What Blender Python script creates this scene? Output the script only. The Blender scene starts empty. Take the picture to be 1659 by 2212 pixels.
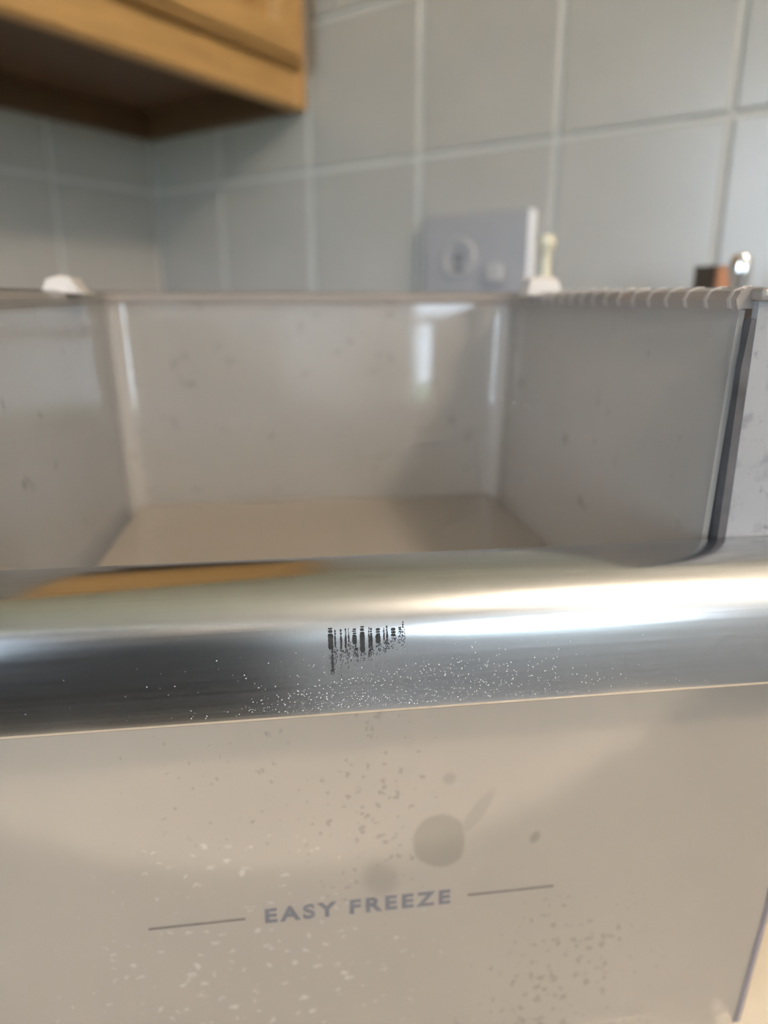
import bpy, bmesh, math, random
from mathutils import Vector, Matrix
R = math.radians
random.seed(7)
S = bpy.context.scene
C = S.collection

# ------------------------------------------------------------------ camera, world, exposure
CZ = 1.235                      # lens height above the floor; the worktop is at 0.90
HEAD = 34.5                     # heading, degrees from +x towards +y
cam_d = bpy.data.cameras.new('camera')
cam = bpy.data.objects.new('camera', cam_d); C.objects.link(cam); S.camera = cam
cam_d.sensor_fit = 'VERTICAL'; cam_d.sensor_height = 24.0
cam_d.lens = 1533 / 2212 * 24.0
cam_d.clip_start = 0.01
cam.location = (0, 0, CZ)
cam.rotation_euler = (R(90 - 16.0), 0, R(HEAD - 90))
cam_d.dof.use_dof = True
cam_d.dof.focus_distance = 0.232
cam_d.dof.aperture_fstop = cam_d.lens / 5.2      # aperture of about 5.2 mm
S.view_settings.view_transform = 'Standard'
S.view_settings.look = 'None'
S.view_settings.gamma = 1.0
S.view_settings.use_curve_mapping = False
S.view_settings.exposure = 0.64
S.cycles.max_bounces = 7; S.cycles.diffuse_bounces = 3; S.cycles.glossy_bounces = 3; S.cycles.transparent_max_bounces = 10
S.cycles.use_adaptive_sampling = True; S.cycles.adaptive_threshold = 0.12; S.cycles.adaptive_min_samples = 16
W = bpy.data.worlds.new('sky'); S.world = W; W.use_nodes = True
bg = W.node_tree.nodes['Background']
bg.inputs[0].default_value = (0.70, 0.84, 1.0, 1); bg.inputs[1].default_value = 12.0

XR, YB = 0.708, 0.8745          # tiled wall faces
XL, YF, HC = -1.5, -1.9, 2.45   # the other two walls and the ceiling
ZT = 0.90                       # worktop
WIN = (-1.36, -0.50, 0.95, 1.72)  # window x0, x1, z0, z1 in the wall at YF
FILL_WIN = (-0.06, 0.64, 1.0, 2.0)    # unseen window added for fill light: y0, y1, z0, z1 in the wall at XL
for loc, rz, w, h in ((((WIN[0]+WIN[1])/2, YF-0.13, (WIN[2]+WIN[3])/2), 0, WIN[1]-WIN[0], WIN[3]-WIN[2]),
                      ((XL-0.13, (FILL_WIN[0]+FILL_WIN[1])/2, (FILL_WIN[2]+FILL_WIN[3])/2), -90, FILL_WIN[1]-FILL_WIN[0], FILL_WIN[3]-FILL_WIN[2])):
    pl = bpy.data.lights.new('daylight_portal', 'AREA'); pl.shape = 'RECTANGLE'
    pl.size = w; pl.size_y = h; pl.cycles.is_portal = True
    po = bpy.data.objects.new('daylight_portal', pl); C.objects.link(po)
    po.location = loc; po.rotation_euler = (R(90), 0, R(rz))
LAMP = (-0.06, -1.19, 2.335)
LAMP_L = 140.0

# ------------------------------------------------------------------ materials
def new_mat(name):
    m = bpy.data.materials.new(name); m.use_nodes = True
    nt = m.node_tree; nt.nodes.clear()
    out = nt.nodes.new('ShaderNodeOutputMaterial')
    return m, nt, out
def N(nt, t, **kw):
    n = nt.nodes.new(t)
    for k, v in kw.items(): setattr(n, k, v)
    return n
def val(nt, sock, v):
    if hasattr(v, 'is_output') or hasattr(v, 'links'): nt.links.new(v, sock)
    else: sock.default_value = v
def math_(nt, op, a, b=0.0, clamp=False):
    n = N(nt, 'ShaderNodeMath', operation=op, use_clamp=clamp)
    val(nt, n.inputs[0], a); val(nt, n.inputs[1], b); return n.outputs[0]
def maprange(nt, v, a, b, c=0.0, d=1.0, smooth=True):
    n = N(nt, 'ShaderNodeMapRange'); n.interpolation_type = 'SMOOTHSTEP' if smooth else 'LINEAR'
    val(nt, n.inputs[0], v)
    for i, q in enumerate((a, b, c, d)): n.inputs[i+1].default_value = q
    return n.outputs[0]
def noise(nt, vec, scale, detail=2.0, rough=0.5):
    n = N(nt, 'ShaderNodeTexNoise'); n.inputs['Scale'].default_value = scale
    n.inputs['Detail'].default_value = detail; n.inputs['Roughness'].default_value = rough
    if vec is not None: nt.links.new(vec, n.inputs['Vector'])
    return n.outputs[0]
def scaled(nt, vec, s):
    n = N(nt, 'ShaderNodeMapping'); n.inputs['Scale'].default_value = s
    nt.links.new(vec, n.inputs[0]); return n.outputs[0]
def mixc(nt, f, a, b):
    n = N(nt, 'ShaderNodeMix', data_type='RGBA'); val(nt, n.inputs[0], f)
    for i, c in ((6, a), (7, b)):
        if isinstance(c, tuple): n.inputs[i].default_value = (*c, 1)
        else: nt.links.new(c, n.inputs[i])
    return n.outputs[2]
def objco(nt): return N(nt, 'ShaderNodeTexCoord').outputs['Object']

def principled(name, col, rough=0.5, metal=0.0, var=0.06, nscale=20.0, stretch=(1, 1, 1), bump=0.0, bscale=200.0, emis=None):
    m, nt, out = new_mat(name)
    p = N(nt, 'ShaderNodeBsdfPrincipled')
    co = scaled(nt, objco(nt), stretch)
    f = noise(nt, co, nscale, 4)
    dark = tuple(c*(1-var*2) for c in col); light = tuple(min(1, c*(1+var*2)) for c in col)
    nt.links.new(mixc(nt, f, dark, light), p.inputs['Base Color'])
    p.inputs['Roughness'].default_value = rough; p.inputs['Metallic'].default_value = metal
    if bump:
        b = N(nt, 'ShaderNodeBump'); b.inputs['Strength'].default_value = bump; b.inputs['Distance'].default_value = 0.001
        nt.links.new(noise(nt, co, bscale, 3), b.inputs['Height']); nt.links.new(b.outputs[0], p.inputs['Normal'])
    if emis:
        p.inputs['Emission Color'].default_value = (*emis[0], 1); p.inputs['Emission Strength'].default_value = emis[1]
    nt.links.new(p.outputs[0], out.inputs[0])
    return m

def plastic(name, col, opacity, rough=0.06, tint=(0.95, 0.95, 0.96), spots=None, cloud=0.05, trans=0.45, light_spots=None):
    """milky clear plastic: haze scatters light, the rest passes, a glossy skin on top; spots = grime / water marks with shapes of their own"""
    m, nt, out = new_mat(name)
    co = objco(nt)
    base = mixc(nt, noise(nt, co, 14, 3), tuple(c*(1-cloud) for c in col), tuple(min(1, c*(1+cloud)) for c in col))
    op = opacity
    if spots:
        base, op = spots(nt, co, base, opacity)
    d = N(nt, 'ShaderNodeBsdfDiffuse'); nt.links.new(base, d.inputs[0])
    t = N(nt, 'ShaderNodeBsdfTranslucent'); nt.links.new(base, t.inputs[0])
    dm = N(nt, 'ShaderNodeMixShader'); dm.inputs[0].default_value = trans
    nt.links.new(d.outputs[0], dm.inputs[1]); nt.links.new(t.outputs[0], dm.inputs[2])
    tr = N(nt, 'ShaderNodeBsdfTransparent'); tr.inputs[0].default_value = (*tint, 1)
    m1 = N(nt, 'ShaderNodeMixShader'); val(nt, m1.inputs[0], op)
    nt.links.new(tr.outputs[0], m1.inputs[1]); nt.links.new(dm.outputs[0], m1.inputs[2])
    g = N(nt, 'ShaderNodeBsdfGlossy'); g.inputs['Roughness'].default_value = rough
    fr = N(nt, 'ShaderNodeFresnel'); fr.inputs[0].default_value = 1.49
    m2 = N(nt, 'ShaderNodeMixShader'); nt.links.new(fr.outputs[0], m2.inputs[0])
    nt.links.new(m1.outputs[0], m2.inputs[1]); nt.links.new(g.outputs[0], m2.inputs[2])
    nt.links.new(m2.outputs[0], out.inputs[0])
    return m

def ellipse(nt, co, cx, cz, rx, rz, ang=0.0, soft=0.12, wob=0.0):
    """mask of an ellipse in the panel's x-z plane"""
    sx = nt.nodes.get('sep')
    if sx is None:
        sx = N(nt, 'ShaderNodeSeparateXYZ'); sx.name = 'sep'; nt.links.new(co, sx.inputs[0])
        w_ = N(nt, 'ShaderNodeTexNoise'); w_.name = 'wob'; w_.inputs['Scale'].default_value = 70; w_.inputs['Detail'].default_value = 1; nt.links.new(co, w_.inputs['Vector'])
    x = math_(nt, 'SUBTRACT', sx.outputs[0], cx); z = math_(nt, 'SUBTRACT', sx.outputs[2], cz)
    c, s = math.cos(ang), math.sin(ang)
    u = math_(nt, 'ADD', math_(nt, 'MULTIPLY', x, c), math_(nt, 'MULTIPLY', z, s))
    v = math_(nt, 'SUBTRACT', math_(nt, 'MULTIPLY', z, c), math_(nt, 'MULTIPLY', x, s))
    u = math_(nt, 'DIVIDE', u, rx); v = math_(nt, 'DIVIDE', v, rz)
    r = math_(nt, 'SQRT', math_(nt, 'ADD', math_(nt, 'MULTIPLY', u, u), math_(nt, 'MULTIPLY', v, v)))
    if wob:
        r = math_(nt, 'ADD', r, math_(nt, 'MULTIPLY', math_(nt, 'SUBTRACT', nt.nodes['wob'].outputs[0], 0.5), wob))
    return maprange(nt, r, 1+soft, 1-soft)

# offsets: drawer shapes are written with the lens as origin, O moves them to the drawer's base centre
OX, OY, OZ = 0.02, 0.38, -0.335
def L(x, y, z): return Vector((x-OX, y-OY, z-OZ))

def front_spots(nt, co, base, op):
    cells = N(nt, 'ShaderNodeTexVoronoi'); cells.inputs['Scale'].default_value = 210
    w = N(nt, 'ShaderNodeVectorMath', operation='ADD'); nt.links.new(co, w.inputs[0])
    nz = N(nt, 'ShaderNodeTexNoise'); nz.inputs['Scale'].default_value = 260; nt.links.new(co, nz.inputs['Vector'])
    ws = N(nt, 'ShaderNodeVectorMath', operation='SCALE'); nt.links.new(nz.outputs['Color'], ws.inputs[0]); ws.inputs['Scale'].default_value = 0.006
    nt.links.new(ws.outputs[0], w.inputs[1]); nt.links.new(w.outputs[0], cells.inputs['Vector'])
    patch = nt.nodes['wob'].outputs[0] if nt.nodes.get('wob') else noise(nt, co, 55, 2)
    def cl(x, z, rx, rz): return ellipse(nt, co, x-OX, z-OZ, rx, rz, soft=0.75)
    area = cl(0.028, -0.195, 0.026, 0.050)
    for a in ((0.112, -0.285, 0.042, 0.045), (0.09, -0.32, 0.07, 0.022)):
        area = math_(nt, 'MAXIMUM', area, cl(*a))
    for a in ((-0.02, -0.175, 0.055, 0.035), (0.0, -0.145, 0.04, 0.02)):
        area = math_(nt, 'MAXIMUM', area, math_(nt, 'MULTIPLY', cl(*a), 0.62))
    thr = math_(nt, 'MULTIPLY', area, math_(nt, 'MULTIPLY', patch, 0.72))
    dots = maprange(nt, math_(nt, 'SUBTRACT', thr, cells.outputs['Distance']), -0.02, 0.16)
    blob = ellipse(nt, co, 0.0542-OX, -0.2085-OZ, 0.0108, 0.0128, 0.25, 0.10, 0.35)
    streak = ellipse(nt, co, 0.0695-OX, -0.196-OZ, 0.0030, 0.0120, -0.55, 0.3, 0.5)
    smear = ellipse(nt, co, 0.030-OX, -0.224-OZ, 0.0065, 0.0085, 0.2, 0.5, 0.8)
    s1 = ellipse(nt, co, 0.0575-OX, -0.179-OZ, 0.0024, 0.0024, 0, 0.5, 0.8)
    s2 = ellipse(nt, co, 0.0945-OX, -0.211-OZ, 0.0020, 0.0030, -0.4, 0.5, 0.8)
    k = math_(nt, 'MAXIMUM', math_(nt, 'MULTIPLY', dots, 0.8), math_(nt, 'MULTIPLY', blob, 0.85))
    for q, a in ((streak, 0.45), (smear, 0.6), (s1, 0.6), (s2, 0.9)):
        k = math_(nt, 'MAXIMUM', k, math_(nt, 'MULTIPLY', q, a))
    base = mixc(nt, math_(nt, 'MULTIPLY', k, 0.34), base, (0.20, 0.175, 0.14))
    # pale flecks of frost
    fc = N(nt, 'ShaderNodeTexVoronoi'); fc.inputs['Scale'].default_value = 150; fc.inputs['Randomness'].default_value = 1
    nt.links.new(scaled(nt, w.outputs[0], (1, 1, 1.5)), fc.inputs['Vector'])
    fa = cl(-0.02, -0.27, 0.075, 0.05)
    fa = math_(nt, 'MAXIMUM', fa, cl(-0.03, -0.212, 0.05, 0.016))
    fl = maprange(nt, math_(nt, 'SUBTRACT', math_(nt, 'MULTIPLY', fa, math_(nt, 'MULTIPLY', patch, 0.5)), fc.outputs['Distance']), -0.06, 0.16)
    base = mixc(nt, math_(nt, 'MULTIPLY', fl, 0.4), base, (0.92, 0.90, 0.86))
    return base, math_(nt, 'ADD', op, math_(nt, 'MULTIPLY', fl, 0.12), True)
def post_spots(nt, co, base, op):
    n1 = maprange(nt, noise(nt, co, 230, 3, 0.6), 0.60, 0.74)
    n2 = maprange(nt, noise(nt, co, 70, 3, 0.6), 0.48, 0.70)
    k = math_(nt, 'ADD', math_(nt, 'MULTIPLY', n1, 0.5), math_(nt, 'MULTIPLY', n2, 0.5), True)
    return mixc(nt, math_(nt, 'MULTIPLY', k, 0.8), base, (0.10, 0.10, 0.14)), op
def wall_spots(nt, co, base, op):
    k = maprange(nt, noise(nt, co, 75, 2), 0.64, 0.80)
    return mixc(nt, math_(nt, 'MULTIPLY', k, 0.35), base, (0.2, 0.19, 0.18)), op

M = {}
M['tub'] = plastic('milky_plastic', (0.90, 0.865, 0.83), 0.66, 0.05, spots=wall_spots, trans=0.70)
M['floor_pl'] = plastic('milky_plastic_base', (0.84, 0.75, 0.65), 0.75, 0.10)
M['front'] = plastic('clear_front_plastic', (0.80, 0.70, 0.59), 0.55, 0.07, tint=(0.97, 0.95, 0.92), spots=front_spots)
M['post'] = plastic('corner_plastic', (0.56, 0.56, 0.58), 0.72, 0.08, spots=post_spots)
M['rim'] = plastic('rim_plastic', (0.56, 0.50, 0.46), 0.75, 0.12)
M['rib'] = plastic('rib_plastic', (0.70, 0.64, 0.60), 0.9, 0.15)
M['seam'] = principled('mottled_dark_seam', (0.065, 0.062, 0.066), 0.8, var=0.45, nscale=60)
M['edge'] = principled('panel_edge_plastic', (0.17, 0.15, 0.17), 0.4, var=0.1)
M['stop'] = principled('white_stop_plastic', (0.58, 0.53, 0.49), 0.4)
M['peg'] = principled('cream_peg_plastic', (0.54, 0.50, 0.38), 0.4)
M['ink'] = principled('grey_blue_print', (0.12, 0.115, 0.125), 0.5, var=0.15, nscale=300)
M['ink_line'] = principled('grey_print_line', (0.12, 0.10, 0.09), 0.5, var=0.15, nscale=300)
M['residue'] = principled('dark_print_residue', (0.035, 0.035, 0.037), 0.7, var=0.3, nscale=600)
M['residue'].node_tree.nodes['Principled BSDF'].inputs['Specular IOR Level'].default_value = 0.08
M['grout'] = principled('pale_grout', (0.49, 0.48, 0.455), 0.85, nscale=60)
M['tile'] = principled('grey_glazed_tile', (0.345, 0.330, 0.305), 0.28, var=0.04, nscale=9)
M['paint'] = principled('pale_blue_wall_paint', (0.62, 0.69, 0.78), 0.8)
M['ceil'] = principled('white_ceiling_paint', (0.82, 0.80, 0.76), 0.9)
M['vinyl'] = principled('pale_grey_vinyl', (0.52, 0.61, 0.74), 0.35, nscale=4)
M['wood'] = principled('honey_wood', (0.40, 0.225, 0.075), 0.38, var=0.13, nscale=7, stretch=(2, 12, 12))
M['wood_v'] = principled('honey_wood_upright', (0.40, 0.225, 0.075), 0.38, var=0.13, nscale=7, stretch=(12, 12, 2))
M['wood_dark'] = principled('brown_shaded_board', (0.10, 0.052, 0.022), 0.5, var=0.1, nscale=6, stretch=(1, 8, 8))  # brown boards, darkened to carry the shade of the recess
M['top'] = principled('cream_worktop', (0.82, 0.70, 0.55), 0.32, var=0.03, nscale=120)
M['socket'] = principled('satin_grey_socket', (0.30, 0.29, 0.30), 0.4, 0.2, var=0.03)
M['socket_pale'] = principled('pale_socket_rim', (0.35, 0.34, 0.34), 0.4)
M['socket_dark'] = principled('dark_socket_well', (0.10, 0.10, 0.10), 0.5)
M['socket_side'] = principled('pale_backbox', (0.82, 0.83, 0.86), 0.35)
M['mill'] = principled('dark_stained_wood', (0.045, 0.032, 0.022), 0.45, var=0.2, stretch=(12, 12, 2))
M['mill_lit_side'] = principled('lit_brown_wood', (0.36, 0.17, 0.09), 0.45, var=0.15, stretch=(12, 12, 2))
M['chrome'] = principled('polished_steel', (0.80, 0.81, 0.83), 0.12, 1.0, var=0.02)
M['added_fridge'] = principled('added_fridge_black', (0.020, 0.019, 0.019), 0.4, var=0.05)
M['white'] = principled('white_frame_paint', (0.80, 0.80, 0.79), 0.4)
M['lawn'] = principled('green_lawn', (0.10, 0.20, 0.05), 0.9, var=0.3, nscale=3)
M['globe'] = principled('lit_opal_glass', (0.9, 0.85, 0.75), 0.4, emis=((1.0, 0.84, 0.66), LAMP_L))

# brushed aluminium of the handle
m, nt, out = new_mat('brushed_aluminium'); M['alu'] = m
p = N(nt, 'ShaderNodeBsdfPrincipled'); co = objco(nt)
st = noise(nt, scaled(nt, co, (6, 900, 900)), 1.0, 3, 0.6)
nt.links.new(mixc(nt, st, (0.56, 0.565, 0.575), (0.65, 0.655, 0.665)), p.inputs['Base Color'])
p.inputs['Metallic'].default_value = 1.0
nt.links.new(maprange(nt, st, 0.2, 0.8, 0.185, 0.215), p.inputs['Roughness'])
b = N(nt, 'ShaderNodeBump'); b.inputs['Strength'].default_value = 0.10; b.inputs['Distance'].default_value = 0.00005
g2 = noise(nt, co, 2600, 2); nt.links.new(math_(nt, 'ADD', math_(nt, 'MULTIPLY', st, 0.15), g2), b.inputs['Height'])
nt.links.new(b.outputs[0], p.inputs['Normal']); nt.links.new(p.outputs[0], out.inputs[0])
# water bead and window glass
def clear(name, tint, rough=0.02, ior=1.45):
    m, nt, out = new_mat(name)
    tr = N(nt, 'ShaderNodeBsdfTransparent'); nt.links.new(mixc(nt, noise(nt, objco(nt), 30), tint, tuple(min(1, t*1.02) for t in tint)), tr.inputs[0])
    g = N(nt, 'ShaderNodeBsdfGlossy'); g.inputs['Roughness'].default_value = rough
    fr = N(nt, 'ShaderNodeFresnel'); fr.inputs[0].default_value = ior
    mx = N(nt, 'ShaderNodeMixShader'); nt.links.new(fr.outputs[0], mx.inputs[0])
    nt.links.new(tr.outputs[0], mx.inputs[1]); nt.links.new(g.outputs[0], mx.inputs[2]); nt.links.new(mx.outputs[0], out.inputs[0])
    return m
M['glass'] = clear('window_glass', (0.96, 0.97, 0.97))
M['bead'] = principled('dried_water_beads', (0.75, 0.75, 0.75), 0.22, 0.85)

# ------------------------------------------------------------------ mesh helpers
def obj(name, bm_or_me, mat, parent=None, smooth=False):
    if isinstance(bm_or_me, bmesh.types.BMesh):
        me = bpy.data.meshes.new(name); bmesh.ops.recalc_face_normals(bm_or_me, faces=bm_or_me.faces[:])
        bm_or_me.to_mesh(me); bm_or_me.free()
    else: me = bm_or_me
    if mat is not None and not me.materials: me.materials.append(M[mat])
    if smooth:
        me.polygons.foreach_set('use_smooth', [True]*len(me.polygons)); me.set_sharp_from_angle(angle=R(38))
    o = bpy.data.objects.new(name, me); C.objects.link(o)
    if parent is not None: o.parent = parent
    return o
def tag(o, label=None, cat=None, group=None, kind=None):
    for k, v in (('label', label), ('category', cat), ('group', group), ('kind', kind)):
        if v: o[k] = v
    return o
def empty(name, loc, rz=0.0):
    o = bpy.data.objects.new(name, None); C.objects.link(o); o.location = loc; o.rotation_euler = (0, 0, rz); o.empty_display_size = 0.05
    return o
def add_box(bm, a, b, bevel=0.0, seg=2):
    lo = Vector([min(a[i], b[i]) for i in range(3)]); hi = Vector([max(a[i], b[i]) for i in range(3)])
    r = bmesh.ops.create_cube(bm, size=1.0)
    vs = r['verts']
    for v in vs: v.co = Vector([lo[i] + (v.co[i]+0.5)*(hi[i]-lo[i]) for i in range(3)])
    if bevel:
        es = list({e for v in vs for e in v.link_edges})
        bmesh.ops.bevel(bm, geom=es, offset=bevel, segments=seg, affect='EDGES', profile=0.5)
    return bm
def box(a, b, bevel=0.0, seg=2): return add_box(bmesh.new(), a, b, bevel, seg)
def add_prism(bm, pts, z0, z1):
    lo = [bm.verts.new((x, y, z0)) for x, y in pts]; hi = [bm.verts.new((x, y, z1)) for x, y in pts]
    n = len(pts)
    bm.faces.new(lo[::-1]); bm.faces.new(hi)
    for i in range(n): bm.faces.new((lo[i], lo[(i+1) % n], hi[(i+1) % n], hi[i]))
    return bm
def add_lathe(bm, prof, seg=24, mat4=None):
    rings = []
    for r, z in prof:
        if r < 1e-6: rings.append([bm.verts.new((0, 0, z))])
        else: rings.append([bm.verts.new((r*math.cos(2*math.pi*i/seg), r*math.sin(2*math.pi*i/seg), z)) for i in range(seg)])
    for a, b2 in zip(rings, rings[1:]):
        for i in range(seg):
            j = (i+1) % seg
            q = [a[i % len(a)], a[j % len(a)], b2[j % len(b2)], b2[i % len(b2)]]
            u = []
            for v in q:
                if v not in u: u.append(v)
            if len(u) > 2: bm.faces.new(u)
    if mat4 is not None: bmesh.ops.transform(bm, matrix=mat4, verts=[v for r in rings for v in r])
    return bm
def sweep(bm, path, prof, closed_prof=True, caps=True):
    """prof: list of (outward offset, height); path: list of (point, outward normal)"""
    rows = [[bm.verts.new(p + n*a + Vector((0, 0, h))) for a, h in prof] for p, n in path]
    k = len(prof)
    for r0, r1 in zip(rows, rows[1:]):
        for i in range(k if closed_prof else k-1):
            j = (i+1) % k; bm.faces.new((r0[i], r0[j], r1[j], r1[i]))
    if caps and closed_prof:
        bm.faces.new(rows[0][::-1]); bm.faces.new(rows[-1])
    return bm

# ------------------------------------------------------------------ room shell
def struct(name, bm, mat): return tag(obj(name, bm, mat), kind='structure')
T = 0.12
struct('floor', box((XL-T, YF-T, -0.1), (XR+T, YB+T, 0)), 'vinyl')
struct('ceiling', box((XL-T, YF-T, HC), (XR+T, YB+T, HC+0.1)), 'ceil')
wr = struct('wall_right', box((XR, YF, 0), (XR+T, YB, HC)), 'grout')
wb = struct('wall_back', box((XL, YB, 0), (XR+T, YB+T, HC)), 'grout')
bm = bmesh.new(); y0_, y1_, z0_, z1_ = FILL_WIN
add_box(bm, (XL-T, YF, 0), (XL, y0_, HC)); add_box(bm, (XL-T, y1_, 0), (XL, YB, HC))
add_box(bm, (XL-T, y0_, 0), (XL, y1_, z0_)); add_box(bm, (XL-T, y0_, z1_), (XL, y1_, HC))
struct('wall_left', bm, 'paint')
bm = bmesh.new()
x0, x1, z0, z1 = WIN
add_box(bm, (XL-T, YF-T, 0), (x0, YF, HC)); add_box(bm, (x1, YF-T, 0), (XR+T, YF, HC))
add_box(bm, (x0, YF-T, 0), (x1, YF, z0)); add_box(bm, (x0, YF-T, z1), (x1, YF, HC))
struct('wall_front', bm, 'paint')
# glazed tiles, one object each, standing proud of the grout
PT, GW, TH = 0.152, 0.0045, 0.0024
def tile_mesh(w, h):
    bm = bmesh.new(); a, b2, c = w/2, h/2, 0.0016
    r0 = [bm.verts.new(v) for v in ((-a, -b2, 0), (a, -b2, 0), (a, b2, 0), (-a, b2, 0))]
    r1 = [bm.verts.new(v) for v in ((-a, -b2, TH-c), (a, -b2, TH-c), (a, b2, TH-c), (-a, b2, TH-c))]
    r2 = [bm.verts.new(v) for v in ((-a+c, -b2+c, TH), (a-c, -b2+c, TH), (a-c, b2-c, TH), (-a+c, b2-c, TH))]
    for p0, p1 in ((r0, r1), (r1, r2)):
        for i in range(4): bm.faces.new((p0[i], p0[(i+1) % 4], p1[(i+1) % 4], p1[i]))
    bm.faces.new(r2)
    me = bpy.data.meshes.new('tile'); bmesh.ops.recalc_face_normals(bm, faces=bm.faces[:]); bm.to_mesh(me); bm.free()
    me.materials.append(M['tile']); return me
TM = {}
def lay_tiles(joints_u, joints_v, wall, place):
    for u0, u1 in zip(joints_u, joints_u[1:]):
        for v0, v1 in zip(joints_v, joints_v[1:]):
            w, h = round(u1-u0-GW, 4), round(v1-v0-GW, 4)
            me = TM.setdefault((w, h), None) or tile_mesh(w, h); TM[(w, h)] = me
            o = bpy.data.objects.new('tile', me); C.objects.link(o); o.parent = wall
            place(o, (u0+u1)/2, (v0+v1)/2)
zj = [ZT+0.001] + [CZ + 0.155 + PT*k for k in range(-2, 5)]
zj = [z for z in zj if z > ZT-0.001]
yj = [0.1345 + 0.1522*k for k in range(-10, 5)] + [YB-0.002]
def pr(o, u, v):
    o.location = (XR, u, v); o.rotation_euler = (R(90), 0, R(-90)); o.rotation_euler.x += random.uniform(-.002, .002)
lay_tiles(yj, zj, wr, pr)
xj = [XR - 0.0035 - 0.1522*k for k in range(13, -1, -1)]
def pb(o, u, v):
    o.location = (u, YB, v); o.rotation_euler = (R(90), 0, 0); o.rotation_euler.x += random.uniform(-.002, .002)
lay_tiles(xj, zj, wb, pb)

# windows: frame, glazing bar, two panes, sill; built along local x, room side towards local +y
def window(name, loc, rz, w, hh):
    wn = tag(empty(name, loc, rz), kind='structure'); hw = w/2
    bm = bmesh.new()
    add_box(bm, (-hw, -0.10, 0), (-hw+0.05, -0.04, hh)); add_box(bm, (hw-0.05, -0.10, 0), (hw, -0.04, hh))
    add_box(bm, (-hw+0.05, -0.10, 0), (hw-0.05, -0.04, 0.05)); add_box(bm, (-hw+0.05, -0.10, hh-0.05), (hw-0.05, -0.04, hh))
    obj('window_frame', bm, 'white', wn)
    obj('glazing_bar', box((-hw+0.05, -0.09, 0.40), (hw-0.05, -0.05, 0.44)), 'white', wn)
    obj('pane', box((-hw+0.05, -0.073, 0.05), (hw-0.05, -0.069, 0.40)), 'glass', wn)
    obj('pane', box((-hw+0.05, -0.073, 0.44), (hw-0.05, -0.069, hh-0.05)), 'glass', wn)
    obj('window_sill', box((-hw-0.03, 0.0, -0.03), (hw+0.03, 0.06, 0.0), 0.004), 'white', wn)
window('window_1', ((x0+x1)/2, YF, z0), 0.0, x1-x0, z1-z0)
window('added_fill_window', (XL, (FILL_WIN[0]+FILL_WIN[1])/2, FILL_WIN[2]), R(-90), FILL_WIN[1]-FILL_WIN[0], FILL_WIN[3]-FILL_WIN[2])
struct('garden', box((-30, -40, -0.6), (30, 30, -0.5)), 'lawn')

# worktop and base cabinets (diagonal inner corner)
PTS = [(XR, YB), (-1.15, YB), (-1.15, 0.27), (-0.40, 0.27), (0.10, -0.23), (0.10, -0.32), (XR, -0.32)]
tag(obj('countertop', add_prism(bmesh.new(), [(x, y) for x, y in PTS], ZT-0.04, ZT), 'top'),
    'cream worktop under the freezer drawer, running into the tiled corner', 'worktop')
def base_unit(pts, door_a, door_b, label):
    e = tag(empty('base_cabinet', (0, 0, 0)), label, 'cabinet')
    obj('body', add_prism(bmesh.new(), pts, 0.0, ZT-0.04), 'wood', e)
    a, b2 = Vector((*door_a, 0)), Vector((*door_b, 0)); t = (b2-a).normalized(); n = Vector((t.y, -t.x, 0))
    w = (b2-a).length
    bm = box((0.02, 0.0, 0.12), (w-0.02, 0.018, ZT-0.06), 0.003)
    mt = Matrix.Translation(a) @ Matrix((t.to_4d(), n.to_4d(), (0, 0, 1, 0), (0, 0, 0, 1))).transposed()
    mt[3][:] = (0, 0, 0, 1); mt[0][3], mt[1][3], mt[2][3] = a.x, a.y, 0
    bmesh.ops.transform(bm, matrix=mt, verts=bm.verts[:])
    d = obj('door', bm, 'wood_v', e)
    k = add_lathe(bmesh.new(), [(0, 0.03), (0.012, 0.028), (0.015, 0.02), (0.007, 0.01), (0.006, -0.001)], 16)
    bmesh.ops.transform(k, matrix=Matrix.Translation(a + t*(w-0.07) + n*0.018 + Vector((0, 0, ZT-0.12))) @ n.to_track_quat('Z', 'Y').to_matrix().to_4x4(), verts=k.verts[:])
    obj('knob', k, 'chrome', d, True)
base_unit([(-0.42, YB-0.003), (-1.13, YB-0.003), (-1.13, 0.30), (-0.42, 0.30)], (-1.12, 0.30), (-0.43, 0.30), 'honey wood base cabinet under the worktop beside the plain wall')
base_unit([(XR-0.003, YB-0.003), (-0.417, YB-0.003), (-0.417, 0.30), (-0.39, 0.30), (0.13, -0.22), (0.13, -0.31), (XR-0.003, -0.31)], (-0.37, 0.28), (0.11, -0.2), 'honey wood diagonal base cabinet under the corner worktop')

# ------------------------------------------------------------------ wall cabinet
cz0 = CZ + 0.219; cz1 = cz0 + 0.72; cy = 0.592; ca, cb = -0.60, XR-0.003
cab = tag(empty('wall_cabinet', ((ca+cb)/2, (cy+YB)/2, cz0)), 'honey wood wall cabinet hanging in the tiled corner above the drawer', 'cabinet')
def CL(p): return (p[0]-(ca+cb)/2, p[1]-(cy+YB)/2, p[2]-cz0)
def cbox(name, a, b2, mat, bev=0.001): return obj(name, box(CL(a), CL(b2), bev, 1), mat, cab)
yw = YB - TH - 0.001
cbox('side_panel', (cb-0.018, cy+0.02, cz0), (cb, yw, cz1), 'wood_dark')  # shade on the inner face is put into the darker wood colour
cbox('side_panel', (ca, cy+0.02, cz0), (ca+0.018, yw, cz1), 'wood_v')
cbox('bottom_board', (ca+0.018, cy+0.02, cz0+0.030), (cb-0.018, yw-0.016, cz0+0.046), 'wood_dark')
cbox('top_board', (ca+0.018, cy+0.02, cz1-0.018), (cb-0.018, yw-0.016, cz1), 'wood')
cbox('back_rail', (ca+0.018, yw-0.016, cz0), (cb-0.018, yw, cz1), 'wood_dark')
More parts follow.
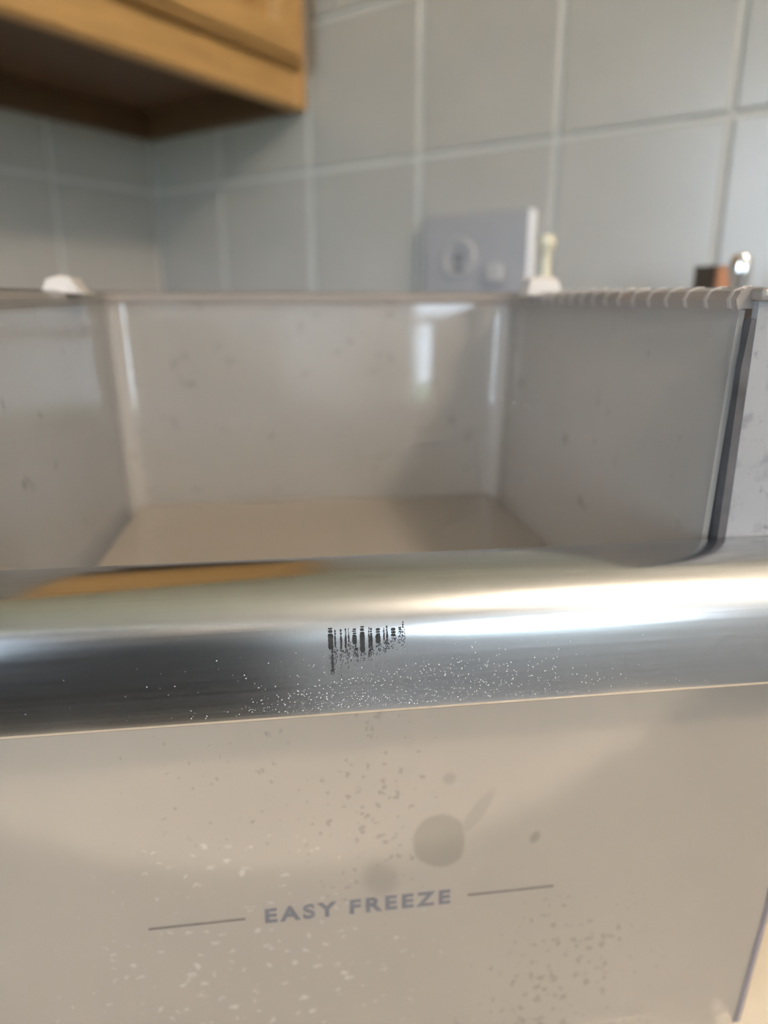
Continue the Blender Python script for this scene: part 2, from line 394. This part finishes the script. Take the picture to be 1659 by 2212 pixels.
cbox('bottom_rail', (ca+0.045, cy, cz0), (cb-0.022, cy+0.02, cz0+0.05), 'wood', 0.003)
cbox('top_rail', (ca+0.045, cy, cz1-0.05), (cb-0.022, cy+0.02, cz1), 'wood', 0.003)
for sx in (ca, cb-0.022): cbox('stile', (sx, cy, cz0), (sx+(0.045 if sx == ca else 0.022), cy+0.02, cz1), 'wood_v', 0.002)
def cab_door(xa, xb, za, zb):
    """framed door with moulded outer edge and a raised field"""
    e = None
    y = cy
    def ring(x_0, z_0, x_1, z_1, yy):
        z_0 = za + (z_0-za)*0.6
        return [CL((x_0, yy, z_0)), CL((x_1, yy, z_0)), CL((x_1, yy, z_1)), CL((x_0, yy, z_1))]
    steps = [(0, 0.0), (0.0, -0.009), (0.003, -0.013), (0.008, -0.014), (0.010, -0.0185), (0.014, -0.020), (0.046, -0.020), (0.050, -0.0185), (0.053, -0.011), (0.058, -0.010)]
    bm = bmesh.new(); rows = []
    for ins, yy in steps:
        rows.append([bm.verts.new(v) for v in ring(xa+ins, za+ins, xb-ins, zb-ins, y+yy)])
    for r0, r1 in zip(rows, rows[1:]):
        for i in range(4): bm.faces.new((r0[i], r0[(i+1) % 4], r1[(i+1) % 4], r1[i]))
    bm.faces.new(rows[0])
    d = obj('door', bm, 'wood', cab)
    bm = bmesh.new(); rows = []
    for ins, yy in [(0.056, -0.004), (0.056, -0.011), (0.062, -0.011), (0.085, -0.018), (0.088, -0.018)]:
        rows.append([bm.verts.new(v) for v in ring(xa+ins, za+ins, xb-ins, zb-ins, y+yy)])
    for r0, r1 in zip(rows, rows[1:]):
        for i in range(4): bm.faces.new((r0[i], r0[(i+1) % 4], r1[(i+1) % 4], r1[i]))
    bm.faces.new(rows[-1])
    obj('raised_panel', bm, 'wood_v', d)
cab_door(0.135, cb-0.018, cz0+0.038, cz1-0.03)
cab_door(-0.57, 0.125, cz0+0.038, cz1-0.03)

# ------------------------------------------------------------------ socket on the tiled wall
tx = XR - TH
sk = tag(empty('wall_socket', (tx, 0.362, CZ+0.0505)), 'satin grey surface-mounted double socket on the tiled wall behind the drawer', 'socket')
obj('back_box', box((-0.011, -0.060, -0.043), (0.0, 0.060, 0.043), 0.002), 'socket_side', sk)
obj('face_plate', box((-0.015, -0.0575, -0.041), (-0.011, 0.0605, 0.043), 0.0016), 'socket', sk)
rm = Matrix.Translation((-0.015, 0.018, 0.0)) @ Matrix.Rotation(R(-90), 4, 'Y')
obj('socket_ring', add_lathe(bmesh.new(), [(0.0145, 0.0), (0.0145, 0.0012), (0.0155, 0.0030), (0.0185, 0.0030), (0.0200, 0.0015), (0.0200, 0.0)], 32, rm), 'socket_pale', sk, True)
wl = obj('socket_well', add_lathe(bmesh.new(), [(0, 0.0006), (0.0148, 0.0006), (0.0148, 0.0)], 32, rm), 'socket', sk)
for dz in (-0.0075, 0.004):
    obj('contact_hole', add_lathe(bmesh.new(), [(0, 0.0012), (0.0045, 0.0012), (0.0045, 0.0)], 16, Matrix.Translation((0, 0, dz-0.004)) @ rm), 'socket_dark', wl)
bm = box((-0.021, -0.0345, -0.026), (-0.014, -0.0155, -0.006), 0.003, 3)
obj('rocker_switch', bm, 'socket_pale', sk, False)

# ------------------------------------------------------------------ freezer drawer
A = R(HEAD + 7.6 - 90)
DX = Vector((math.cos(A), math.sin(A), 0)); DY = Vector((-math.sin(A), math.cos(A), 0))
dr = tag(empty('freezer_drawer', DX*OX + DY*OY + Vector((0, 0, ZT+0.0005)), A),
         'milky clear freezer drawer with brushed metal handle standing on the worktop', 'drawer')
# tub: left wall, back wall, right wall with rounded corners and draft
HX, YBK, YFR = 0.1395, 0.520, 0.243
def u_path(inset, z, rc=0.014, n=7):
    hx = HX - inset; yb = YBK - inset; pts = []
    pts += [((-hx, y), (-1, 0)) for y in (YFR, YFR+0.09, YFR+0.18, yb-rc-0.0015, yb-rc)]
    for i in range(1, n):
        a = math.pi - i/n*math.pi/2; pts.append(((-hx+rc+rc*math.cos(a), yb-rc+rc*math.sin(a)), (math.cos(a), math.sin(a))))
    pts += [((x, yb), (0, 1)) for x in (-hx+rc, -hx+rc+0.0015, 0.0, hx-rc-0.0015, hx-rc)]
    for i in range(1, n):
        a = math.pi/2 - i/n*math.pi/2; pts.append(((hx-rc+rc*math.cos(a), yb-rc+rc*math.sin(a)), (math.cos(a), math.sin(a))))
    pts += [((hx, y), (1, 0)) for y in (yb-rc, yb-rc-0.0015, YFR+0.18, YFR+0.09, YFR)]
    dip = lambda y: -0.0035*(YBK-y)/(YBK-YFR) if z > -0.05 else 0.0
    return [(L(p[0]+OX, p[1], z+dip(p[1])), Vector((n_[0], n_[1], 0))) for p, n_ in pts]
ZR, ZL, ZB = 0.0025, -0.137, -0.328       # rim underside, raised rear ledge, base
bm = bmesh.new(); cols = []
for z, ins in ((ZB, 0.011), (ZL, 0.00465), (ZR, 0.0)):
    cols.append(u_path(ins, z))
inner = [[bm.verts.new(p) for p, n_ in c] for c in cols]
outer = [[bm.verts.new(p + n_*0.0025) for p, n_ in c] for c in cols]
for g_ in (inner, outer):
    for r0, r1 in zip(g_, g_[1:]):
        for i in range(len(r0)-1): bm.faces.new((r0[i], r0[i+1], r1[i+1], r1[i]))
for a, b2 in ((inner[0], outer[0]), (inner[-1], outer[-1])):
    for i in range(len(a)-1): bm.faces.new((a[i], a[i+1], b2[i+1], b2[i]))
for k in (0, -1):
    for r in range(len(cols)-1): bm.faces.new((inner[r][k], inner[r+1][k], outer[r+1][k], outer[r][k]))
obj('tub_wall', bm, 'tub', dr, True)
# base with raised rear ledge, step and a shallow groove
fx = HX - 0.0115
bm = bmesh.new()
prof = [(0.2385, ZB), (0.289, ZB), (0.2905, ZB-0.003), (0.2945, ZB-0.003), (0.296, ZB), (0.340, ZB), (0.348, ZB+0.004), (0.353, ZB+0.012), (0.362, ZL-0.010), (0.366, ZL-0.003), (0.373, ZL), (0.5125, ZL)]
rows = []
for sx, zo in ((-fx, 0), (fx, 0)):
    rows.append([bm.verts.new(L(OX+sx, y, z)) for y, z in prof])
low = [[bm.verts.new(L(OX+sx, y, z-0.0035 if z < -0.2 or y > .37 else z) + Vector((0, 0.003 if .345 < y < .372 else 0, 0))) for y, z in prof] for sx in (-fx, fx)]
for i in range(len(prof)-1):
    bm.faces.new((rows[0][i], rows[1][i], rows[1][i+1], rows[0][i+1]))
    bm.faces.new((low[0][i], low[1][i], low[1][i+1], low[0][i+1]))
for k in (0, 1):
    for i in range(len(prof)-1): bm.faces.new((rows[k][i], rows[k][i+1], low[k][i+1], low[k][i]))
for i in (0, -1): bm.faces.new((rows[0][i], rows[1][i], low[1][i], low[0][i]))
obj('base_tray', bm, 'floor_pl', dr)
obj('base_seam', box(L(OX-fx+0.012, 0.2918, ZB-0.0005), L(OX+fx-0.012, 0.2942, ZB+0.0012)), 'seam', dr)
obj('base_seam', box(L(OX-fx+0.012, 0.3470, ZB+0.0036), L(OX+fx-0.012, 0.3490, ZB+0.0060)), 'seam', dr)
# rolled rim
rim_prof = [(-0.0005, 0.0), (-0.0015, 0.0035), (0.000, 0.0065), (0.0035, 0.0080), (0.0085, 0.0078), (0.0120, 0.0055), (0.0128, 0.0), (0.0128, -0.004), (0.0112, -0.004), (0.0108, 0.0), (0.0030, 0.0005)]
obj('rim', sweep(bmesh.new(), u_path(0.0, ZR), rim_prof), 'rim', dr, True)
# ribs moulded over the right rim
rib_me = None
for k in range(16):
    y = 0.2475 + k*0.0149
    if rib_me is None:
        bm = bmesh.new()
        path = [(-0.0010, 0.0005), (-0.0019, 0.0035), (-0.0003, 0.0068), (0.0034, 0.0083), (0.0060, 0.0083)]
        rw = [[bm.verts.new((a, s, h)) for s in (-0.0009, 0.0009)] for a, h in path]
        ib = [[bm.verts.new((a+0.0015, s*1.6, h-0.0014)) for s in (-0.0009, 0.0009)] for a, h in path]
        for r0, r1, i0, i1 in zip(rw, rw[1:], ib, ib[1:]):
            bm.faces.new((r0[0], r0[1], r1[1], r1[0])); bm.faces.new((r0[0], r1[0], i1[0], i0[0])); bm.faces.new((r0[1], i0[1], i1[1], r1[1]))
        o = obj('rib', bm, 'rib', dr, True); rib_me = o.data
    else: o = obj('rib', rib_me, None, dr)
    o.location = L(OX+HX, y, ZR - 0.0035*(YBK-y)/(YBK-YFR))
# front corner posts
def post(sx):
    bm = bmesh.new()
    pts = [(HX+0.0042, -0.333), (HX+0.0045, -0.084), (HX+0.0049, 0.0035), (HX+0.047, 0.0035), (HX+0.047, -0.084), (HX+0.040, -0.333)]
    fr = [bm.verts.new(L(OX+sx*a, 0.2392, z)) for a, z in pts]; bk = [bm.verts.new(L(OX+sx*a, 0.2425, z)) for a, z in pts]
    n = len(pts); bm.faces.new(fr); bm.faces.new(bk[::-1])
    for i in range(n): bm.faces.new((fr[i], fr[(i+1) % n], bk[(i+1) % n], bk[i]))
    obj('corner_post', bm, 'post', dr)
    # dark mottled strip between tub wall and post
    bm = bmesh.new()
    q = [(HX+0.0004, -0.30), (HX+0.0016, -0.02), (HX+0.0030, -0.004), (HX+0.0048, -0.004), (HX+0.0047, -0.02), (HX+0.0045, -0.30)]
    fr = [bm.verts.new(L(OX+sx*a, 0.2394, z)) for a, z in q]; bk = [bm.verts.new(L(OX+sx*a, 0.2470, z)) for a, z in q]
    n = len(q); bm.faces.new(fr); bm.faces.new(bk[::-1])
    for i in range(n): bm.faces.new((fr[i], fr[(i+1) % n], bk[(i+1) % n], bk[i]))
    obj('corner_seam', bm, 'seam', dr)
    # polished cap on top of the post
    bm = box(L(OX+sx*(HX+0.0035), 0.2360, 0.0020), L(OX+sx*(HX+0.047), 0.2440, 0.0065), 0.0016, 3)
    obj('post_cap', bm, 'rim', dr, True)
post(1); post(-1)
# front panel: below the handle, edges tapering to the base
pw = [(0.1905, -0.086), (0.1873, -0.2615), (0.1818, -0.3285), (0.176, -0.3345)]
bm = bmesh.new()
pts = [(a, z) for a, z in pw] + [(-a, z) for a, z in pw[::-1]]
fr = [bm.verts.new(L(OX+a, 0.2350, z)) for a, z in pts]; bk = [bm.verts.new(L(OX+a, 0.2382, z)) for a, z in pts]
bm.faces.new(fr); bm.faces.new(bk[::-1]); n = len(pts)
for i in range(n): bm.faces.new((fr[i], fr[(i+1) % n], bk[(i+1) % n], bk[i]))
obj('front_panel', bm, 'front', dr)
for sx in (1, -1):
    bm = bmesh.new(); q = pw[:3]
    a_ = [[bm.verts.new(L(OX+sx*(a+da), yy, z)) for a, z in q] for da, yy in ((-0.0016, 0.2343), (0.0008, 0.2343), (0.0008, 0.2388), (-0.0016, 0.2388))]
    for i in range(4):
        r0, r1 = a_[i], a_[(i+1) % 4]
        for j in range(len(q)-1): bm.faces.new((r0[j], r0[j+1], r1[j+1], r1[j]))
    for j in (0, -1): bm.faces.new([a_[i][j] for i in range(4)])
    obj('panel_edge', bm, 'edge', dr)
# lettering and the two printed lines
cu = bpy.data.curves.new('lettering', 'FONT'); cu.body = 'EASY FREEZE'; cu.size = 0.01; cu.space_character = 1.32; cu.space_word = 0.8
cu.offset = 0.00036; cu.extrude = 0.00008
tmp = bpy.data.objects.new('lettering', cu); C.objects.link(tmp); bpy.context.view_layer.update()
me = bpy.data.meshes.new_from_object(tmp); bpy.data.objects.remove(tmp)
xs = [v.co.x for v in me.vertices]; ys = [v.co.y for v in me.vertices]
sc_x = 0.0765/(max(xs)-min(xs)); sc_y = 0.0073/(max(ys)-min(ys))
for v in me.vertices:
    x = (v.co.x-min(xs))*sc_x - 0.0172; z = (v.co.y-min(ys))*sc_y - 0.2402; v.co = L(x, 0.23495 - v.co.z, z)
me.materials.clear(); me.materials.append(M['ink'])
o = obj('lettering', me, None, dr); o['label'] = 'grey-blue lettering EASY FREEZE'
for a, b2 in ((-0.0627, -0.0250), (0.0668, 0.1041)):
    obj('printed_line', box(L(a, 0.23485, -0.2373), L(b2, 0.2351, -0.2364)), 'ink_line', dr)
# handle: one extruded brushed profile with a soft roll-over
SEGS = [(.0130, 94, 74), (.0252, 74, 9), (.0245, 9, 1), (.0028, 1, -85)]
def handle_profile(step=14):
    y, z = .2375, -.0848; out = [(y, z)]; nn = [R(94)]
    for Ln, a, b2 in SEGS:
        for i in range(step):
            n_ = R(a+(b2-a)*(i+.5)/step); y -= math.sin(n_)*Ln/step; z -= math.cos(n_)*Ln/step
            out.append((y, z)); nn.append(R(a+(b2-a)*(i+1)/step))
    return out, nn
HP, HN = handle_profile()
yl, zl = HP[-1]; yf = HP[35][0]
back = [(yl+0.004, zl+0.0006), (yl+0.004, zl+0.003), (yf+0.0035, -0.1050), (0.2165, -0.0945), (0.2235, -0.0895), (0.2345, -0.0882), (0.2385, -0.0880)]
full = HP + back
bm = bmesh.new(); rows = []
NX = 24; x_a, x_b = OX-0.190, OX+0.190
for i in range(NX+1):
    x = x_a + (x_b-x_a)*i/NX; bow = 0.0006*(((x-OX)/0.15)**2)
    rows.append([bm.verts.new(L(x, y + (bow*max(0, (y-0.215)/0.022) if j < 16 else 0), z)) for j, (y, z) in enumerate(full)])
k = len(full)
for r0, r1 in zip(rows, rows[1:]):
    for i in range(k):
        j = (i+1) % k; bm.faces.new((r0[i], r0[j], r1[j], r1[i]))
bm.faces.new(rows[0]); bm.faces.new(rows[-1][::-1])
hd = obj('handle', bm, 'alu', dr, True)
hd['label'] = 'brushed metal handle strip'
for p_ in hd.data.polygons:
    if len(p_.vertices) > 4: p_.use_smooth = False
for e_ in hd.data.edges: pass
# point on the handle skin at arc position s (0 at rear top)
ARC = [0.0]
for (ya, za), (yb_, zb_) in zip(HP, HP[1:]): ARC.append(ARC[-1] + math.hypot(yb_-ya, zb_-za))
def skin(s, lift=0.0):
    s = max(0, min(ARC[-1]-1e-6, s)); i = max(j for j in range(len(ARC)-1) if ARC[j] <= s); t = (s-ARC[i])/(ARC[i+1]-ARC[i])
    y = HP[i][0]+(HP[i+1][0]-HP[i][0])*t; z = HP[i][1]+(HP[i+1][1]-HP[i][1])*t; n_ = HN[i]+(HN[i+1]-HN[i])*t
    return y - math.cos(n_)*lift, z + math.sin(n_)*lift
# dark bars left over from a worn print, with crumbs below; positions in millimetres along the handle and down its skin
RES_X0, RES_S0 = 0.0098, 0.0333
PXM = 0.000161
bars = [(0, 9, 0, 44), (5, 9, 42, 86), (12, 15, 4, 41), (23.5, 27, 4, 46), (33, 36.5, 3, 45), (39.5, 42, 3, 32), (48.6, 56.5, 4, 37), (53, 56.5, 30, 49), (64, 72.5, 0, 55), (80.5, 83.5, 3, 47), (84, 88.5, 5, 44), (96, 104.5, 6, 38), (111, 114, 6, 32), (117, 120.5, 2, 29), (127, 136, 7, 25), (142, 149, 6, 17), (150, 153, -5, 9)]
rr = random.Random(3)
bm = bmesh.new()
def flake(x0_, x1_, s0, s1, jag=1.2):
    """ragged little patch following the skin"""
    n_ = max(2, int((s1-s0)/3)); prev = None
    for i in range(n_+1):
        s = s0 + (s1-s0)*i/n_; e_ = 0.72 if i in (0, n_) else 1.0
        c_ = (x0_+x1_)/2; h_ = (x1_-x0_)/2*e_*1.15
        xa = c_-h_+rr.uniform(-jag, jag)*0.5; xb = c_+h_+rr.uniform(-jag, jag)*0.5
        y, z = skin(RES_S0 + s*PXM, 0.0001)
        cur = [bm.verts.new(L(RES_X0 + q*PXM, y, z)) for q in (xa, xb)]
        if prev: bm.faces.new((prev[0], prev[1], cur[1], cur[0]))
        prev = cur
for xa, xb, s0, s1 in bars:
    s = s0 + 1.0
    top = min(s1, s0 + 14)
    while s < top:                                   # broken upper ends
        l_ = rr.uniform(2.5, 6); flake(xa+rr.uniform(0, 1), xb-rr.uniform(0, 1), s, min(s+l_, s1)); s += l_ + rr.uniform(0.5, 1.6)
    flake(xa, xb, top, s1) if s1 - top > 2 else None
for i in range(620):                                 # crumbs
    xa, xb, s0, s1 = rr.choice(bars)
    x = rr.uniform(xa-2, xb+2); lim = 100 - x*0.35
    s = s1 + (lim - s1)*abs(rr.gauss(0, 0.45))
    if s > 108: continue
    d_ = rr.uniform(0.5, 1.7)*(1.0 if s < 75 else 0.7); flake(x, x+d_, s, s+rr.uniform(0.8, 2.8), 0.6)
o = obj('print_residue', bm, 'residue', dr); o['kind'] = 'stuff'; o['label'] = 'dark worn bar-code like print residue on the handle'
# tiny dried beads on the face of the handle
bm = bmesh.new()
def bead(x, s, r):
    y, z = skin(s, -0.00002); yo, zo = skin(s, r*0.55); c0 = L(x, y, z); top = bm.verts.new(L(x, yo, zo))
    y2, z2 = skin(s + r, 0); dn = (L(x, y2, z2) - c0)
    dn = dn.normalized()*r if dn.length > 0 else Vector((0, 0, -r)); ux = Vector((r, 0, 0))
    ring_ = [bm.verts.new(c0 + ux*math.cos(q*math.pi/3) + dn*math.sin(q*math.pi/3)) for q in range(6)]
    for i in range(6): bm.faces.new((top, ring_[i], ring_[(i+1) % 6]))
s_face0, s_face1 = 0.039, 0.0615
n_b = 0
while n_b < 900:
    x = rr.gauss(0.035, 0.05); f_ = rr.random()**0.85
    if not (OX-0.185 < x < OX+0.185): continue
    s = s_face0 + f_*(s_face1-s_face0)
    if s < s_face0 + 0.006 + 0.010*abs(x-0.05)/0.06 and rr.random() < 0.85: continue
    bead(x, s, rr.choice((0.0001, 0.00013, 0.00016, 0.00019, 0.00024))); n_b += 1
o = obj('dried_beads', bm, 'bead', dr, True); o['kind'] = 'stuff'
# end stops at the rear corners of the rim
def stop(sx, y0, y1, h, peg):
    bm = bmesh.new()
    pts = [(0.0, 0.006), (0.003, h-0.002), (0.010, h), (0.016, h-0.001), (0.020, 0.0075), (0.024, 0.006)] if sx < 0 else [(-0.002, 0.006), (0.000, h-0.002), (0.004, h), (0.016, h), (0.019, h-0.003), (0.020, 0.006)]
    lo = []
    for yy in (y0, y0+0.002, y1-0.002, y1):
        sc_ = 0.8 if yy in (y0, y1) else 1.0
        lo.append([bm.verts.new(L(OX + sx*HX + (a-0.012 + (0.006 if sx > 0 else 0)), yy, ZR - 0.001 + 0.006 + (z-0.006)*sc_)) for a, z in pts])
    for r0, r1 in zip(lo, lo[1:]):
        for i in range(len(pts)):
            j = (i+1) % len(pts); bm.faces.new((r0[i], r0[j], r1[j], r1[i]))
    bm.faces.new(lo[0]); bm.faces.new(lo[-1][::-1])
    e = obj('end_stop', bm, 'stop', dr, True)
    if peg:
        pm = Matrix.Translation(L(OX + sx*HX + 0.006, (y0+y1)/2, ZR + h - 0.002))
        prof_ = [(0.0, -0.002), (0.0042, -0.002), (0.0036, 0.010), (0.0034, 0.016), (0.0052, 0.0185), (0.0060, 0.0220), (0.0048, 0.0255), (0.0, 0.0272)]
        obj('peg', add_lathe(bmesh.new(), prof_, 16, pm), 'peg', e, True)
stop(-1, 0.424, 0.446, 0.0155, False)
stop(1, 0.452, 0.470, 0.0175, True)

# ------------------------------------------------------------------ things on the worktop beyond the drawer
ml = tag(empty('pepper_mill', (0.655, 0.1255, ZT), R(-20)), 'tall square dark wooden mill behind the right rim of the drawer', 'pepper mill')
bm = add_lathe(bmesh.new(), [(0, 0.0), (0.022, 0.0), (0.022, 0.012), (0.018, 0.03), (0.0135, 0.16), (0.013, 0.30), (0.013, 0.312), (0, 0.312)], 4, Matrix.Rotation(R(45), 4, 'Z'))
obj('body', bm, 'mill', ml)
obj('head', add_prism(bmesh.new(), [(-0.0095, -0.0095), (0.0095, -0.0095), (0.0095, 0.0095), (-0.0095, 0.0095)], 0.314, 0.368), 'mill', ml)
obj('lit_side', add_prism(bmesh.new(), [(-0.0098, -0.0125), (0.0098, -0.0125), (0.0098, -0.0097), (-0.0098, -0.0097)], 0.312, 0.367), 'mill_lit_side', ml)  # lamp-lit side face of the head, its light put into the brown
kr = tag(empty('kitchen_roll_stand', (0.580, 0.0925, ZT)), 'polished steel upright stand with rounded tip beside the dark mill', 'stand')
obj('foot', add_lathe(bmesh.new(), [(0, 0), (0.020, 0), (0.021, 0.003), (0.020, 0.008), (0.008, 0.012), (0, 0.012)], 32), 'chrome', kr, True)
obj('pole', add_lathe(bmesh.new(), [(0.0058, 0.010), (0.0058, 0.352), (0.0064, 0.354)], 20), 'chrome', kr, True)
obj('tip', add_lathe(bmesh.new(), [(0.0064, 0.354), (0.0076, 0.358), (0.0076, 0.366), (0.0060, 0.371), (0, 0.373)], 20), 'chrome', kr, True)

# ------------------------------------------------------------------ behind the lens: ceiling lamp, and a black refrigerator added to darken reflections
fr_ = tag(empty('added_fridge_freezer', (-1.14, -0.45, 0)), 'added black refrigerator, unseen, giving the handle its dark reflection', 'added_fridge')
obj('body', box((-0.33, -0.31, 0.0), (0.245, 0.31, 1.85), 0.01), 'added_fridge', fr_)
for za, zb in ((0.06, 0.70), (0.72, 1.84)):
    d = obj('door', box((0.248, -0.308, za), (0.29, 0.308, zb), 0.008), 'added_fridge', fr_)
    obj('door_handle', box((0.288, 0.24, zb-0.35), (0.315, 0.265, zb-0.05), 0.006), 'chrome', d)
lp = tag(empty('ceiling_lamp', LAMP), 'lit opal glass globe lamp hanging from the kitchen ceiling', 'lamp')
obj('globe', add_lathe(bmesh.new(), [(0.088*math.sin(i*math.pi/16), -0.088*math.cos(i*math.pi/16)) for i in range(17)], 28), 'globe', lp, True)
obj('rose', add_lathe(bmesh.new(), [(0, 0.082), (0.05, 0.082), (0.055, 0.10), (0.06, HC-LAMP[2]), (0, HC-LAMP[2])], 24), 'white', lp, True)
